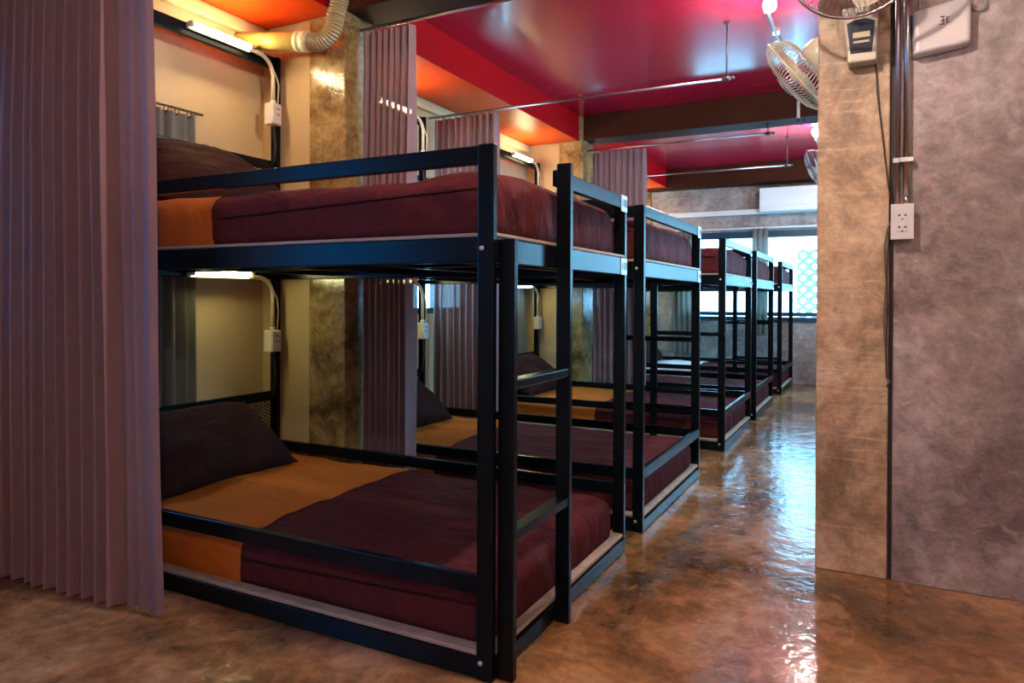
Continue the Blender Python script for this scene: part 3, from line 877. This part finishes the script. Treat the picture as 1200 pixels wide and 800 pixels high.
ap = empty('wireless_router', 'white plastic wireless router box on the grey wall', 'router', (1.150, YP - .004, 2.060))
prism('body', [(-.098, .080), (.060, .105), (.094, .100), (.092, -.066), (.060, -.074), (-.094, -.092)], -.050, 0, 'pink_plastic', ap, bev=.012, taper=.93)
for (a, b_, c, d) in ((.0, .003, .012, .040), (-.008, .008, .038, .041), (-.006, .008, .024, .027), (-.010, .010, .010, .013), (.012, .022, .014, .017), (.012, .015, .014, .036), (.012, .022, .033, .036), (.012, .020, .024, .027)):
    box('logo_stroke', a, b_, -.0515, -.049, c, d, 'ink', ap, bev=0)
tube('network_cable', [(-.070, -.015, .080), (-.072, -.012, .30), (-.074, -.012, .735)], .003, 'pink_plastic', ap, n=6)
lathe('wall_bracket', [(.0001, 0), (.022, 0), (.022, .015), (.0001, .018)], 'pink_plastic', ap, (.118, -.0, .075), n=16, axis=(0, -1, 0))

so = empty('wall_socket', 'white double power socket at the corner of column and wall', 'socket', (1.027, YP - .004, 1.362))
box('back_box', -.036, .036, -.038, 0, -.063, .063, 'pink_plastic', so, bev=.003)
box('face_plate', -.038, .038, -.046, -.038, -.066, .066, 'white_plastic', so, bev=.002)
box('insert', -.019, .019, -.0485, -.045, -.038, .040, 'white_plastic', so, bev=.001)
for zz in (.020, -.024):
    for dx in (-.010, .010): box('socket_hole', dx - .003, dx + .003, -.0495, -.048, zz, zz + .007, 'socket_hole', so, bev=0)
    box('socket_hole', -.0025, .0025, -.0495, -.048, zz - .014, zz - .009, 'socket_hole', so, bev=0)
c1 = empty('steel_conduit', 'thick steel conduit running down to the white socket', 'conduit', (1.040, YP - .020, 1.43), 'steel conduits on the wall')
tube('pipe', [(0, 0, .03), (0, 0, ZC - 1.43)], .0125, 'chrome', c1, n=14)
tube('coupling', [(0, 0, -.005), (0, 0, .035)], .0095, 'chrome', c1, n=14)
for z in (.165,): 
    box('saddle_clip', -.024, .024, -.014, .016, z - .010, z + .010, 'chrome', c1, bev=.002)
c2 = empty('steel_conduit', 'thin dull conduit left of the thick one above the socket', 'conduit', (1.008, YP - .014, 1.43), 'steel conduits on the wall')
tube('pipe', [(.002, 0, .0), (0, 0, ZC - 1.43)], .0095, 'rod_steel', c2, n=12)
box('saddle_clip', -.014, .014, -.012, .012, .155, .175, 'chrome', c2, bev=.002)
wc = empty('wall_cable', 'thin tan cable running down the column edge from the socket', 'cable', (.985, YP - .006, 1.34))
tube('cable', [(.010, -.012, .035), (-.006, -.004, .0), (-.016, -.002, -.06), (-.014, -.002, -.15), (-.008, -.002, -.20), (-.014, -.002, -.27), (-.017, -.002, -.36), (-.010, -.002, -.45), (-.006, -.003, -.56), (.004, -.004, -.58), (-.004, -.004, -.60)], .0032, 'cable_tan', wc, n=6)
tube('second_strand', [(.008, -.012, .02), (-.002, -.004, -.05), (-.008, -.004, -.18), (-.004, -.004, -.30), (-.008, -.004, -.44), (-.004, -.004, -.57)], .0026, 'cable_dark', wc, n=6)

# ---------------------------------------------------------------- air conditioner on the far wall
ac = empty('air_conditioner', 'white split air conditioner on the far wall above the window', 'air conditioner', (.06, YF, 2.18))
prism('body', [(-.455, .305), (.455, .305), (.455, .005), (-.455, .005)], -.20, 0, 'ac_white', ac, bev=.02)
box('front_panel', -.450, .450, -.212, -.19, .075, .300, 'ac_white', ac, bev=.006)
box('air_flap', -.415, .435, -.205, -.16, .008, .060, 'ac_white', ac, bev=.006)
box('badge', .09, .16, -.2135, -.211, .150, .162, 'rod_steel', ac, bev=0)

# ---------------------------------------------------------------- pierced screen outside the far window
sc = empty('screen_wall', 'pale pierced block screen standing outside the far window', 'screen', (.75, YF + .75, .2))
bs = .155
n = 0
box('screen_frame', -.80, .80, -.03, .03, 0, .60, 'screen_block', sc, bev=.004)
for i in range(10):
    for j in range(6):
        x, z = -.80 + bs * (i + .5) + .02, .62 + bs * (j + .5)
        ring = [(x + .066 * math.cos(a * PI / 3 + PI / 6), 0, z + .066 * math.sin(a * PI / 3 + PI / 6)) for a in range(6)]
        V, F = tube_data(ring, .028, 6, closed=True)
        from_data('block', V, F, 'screen_block', sc, smooth=False)
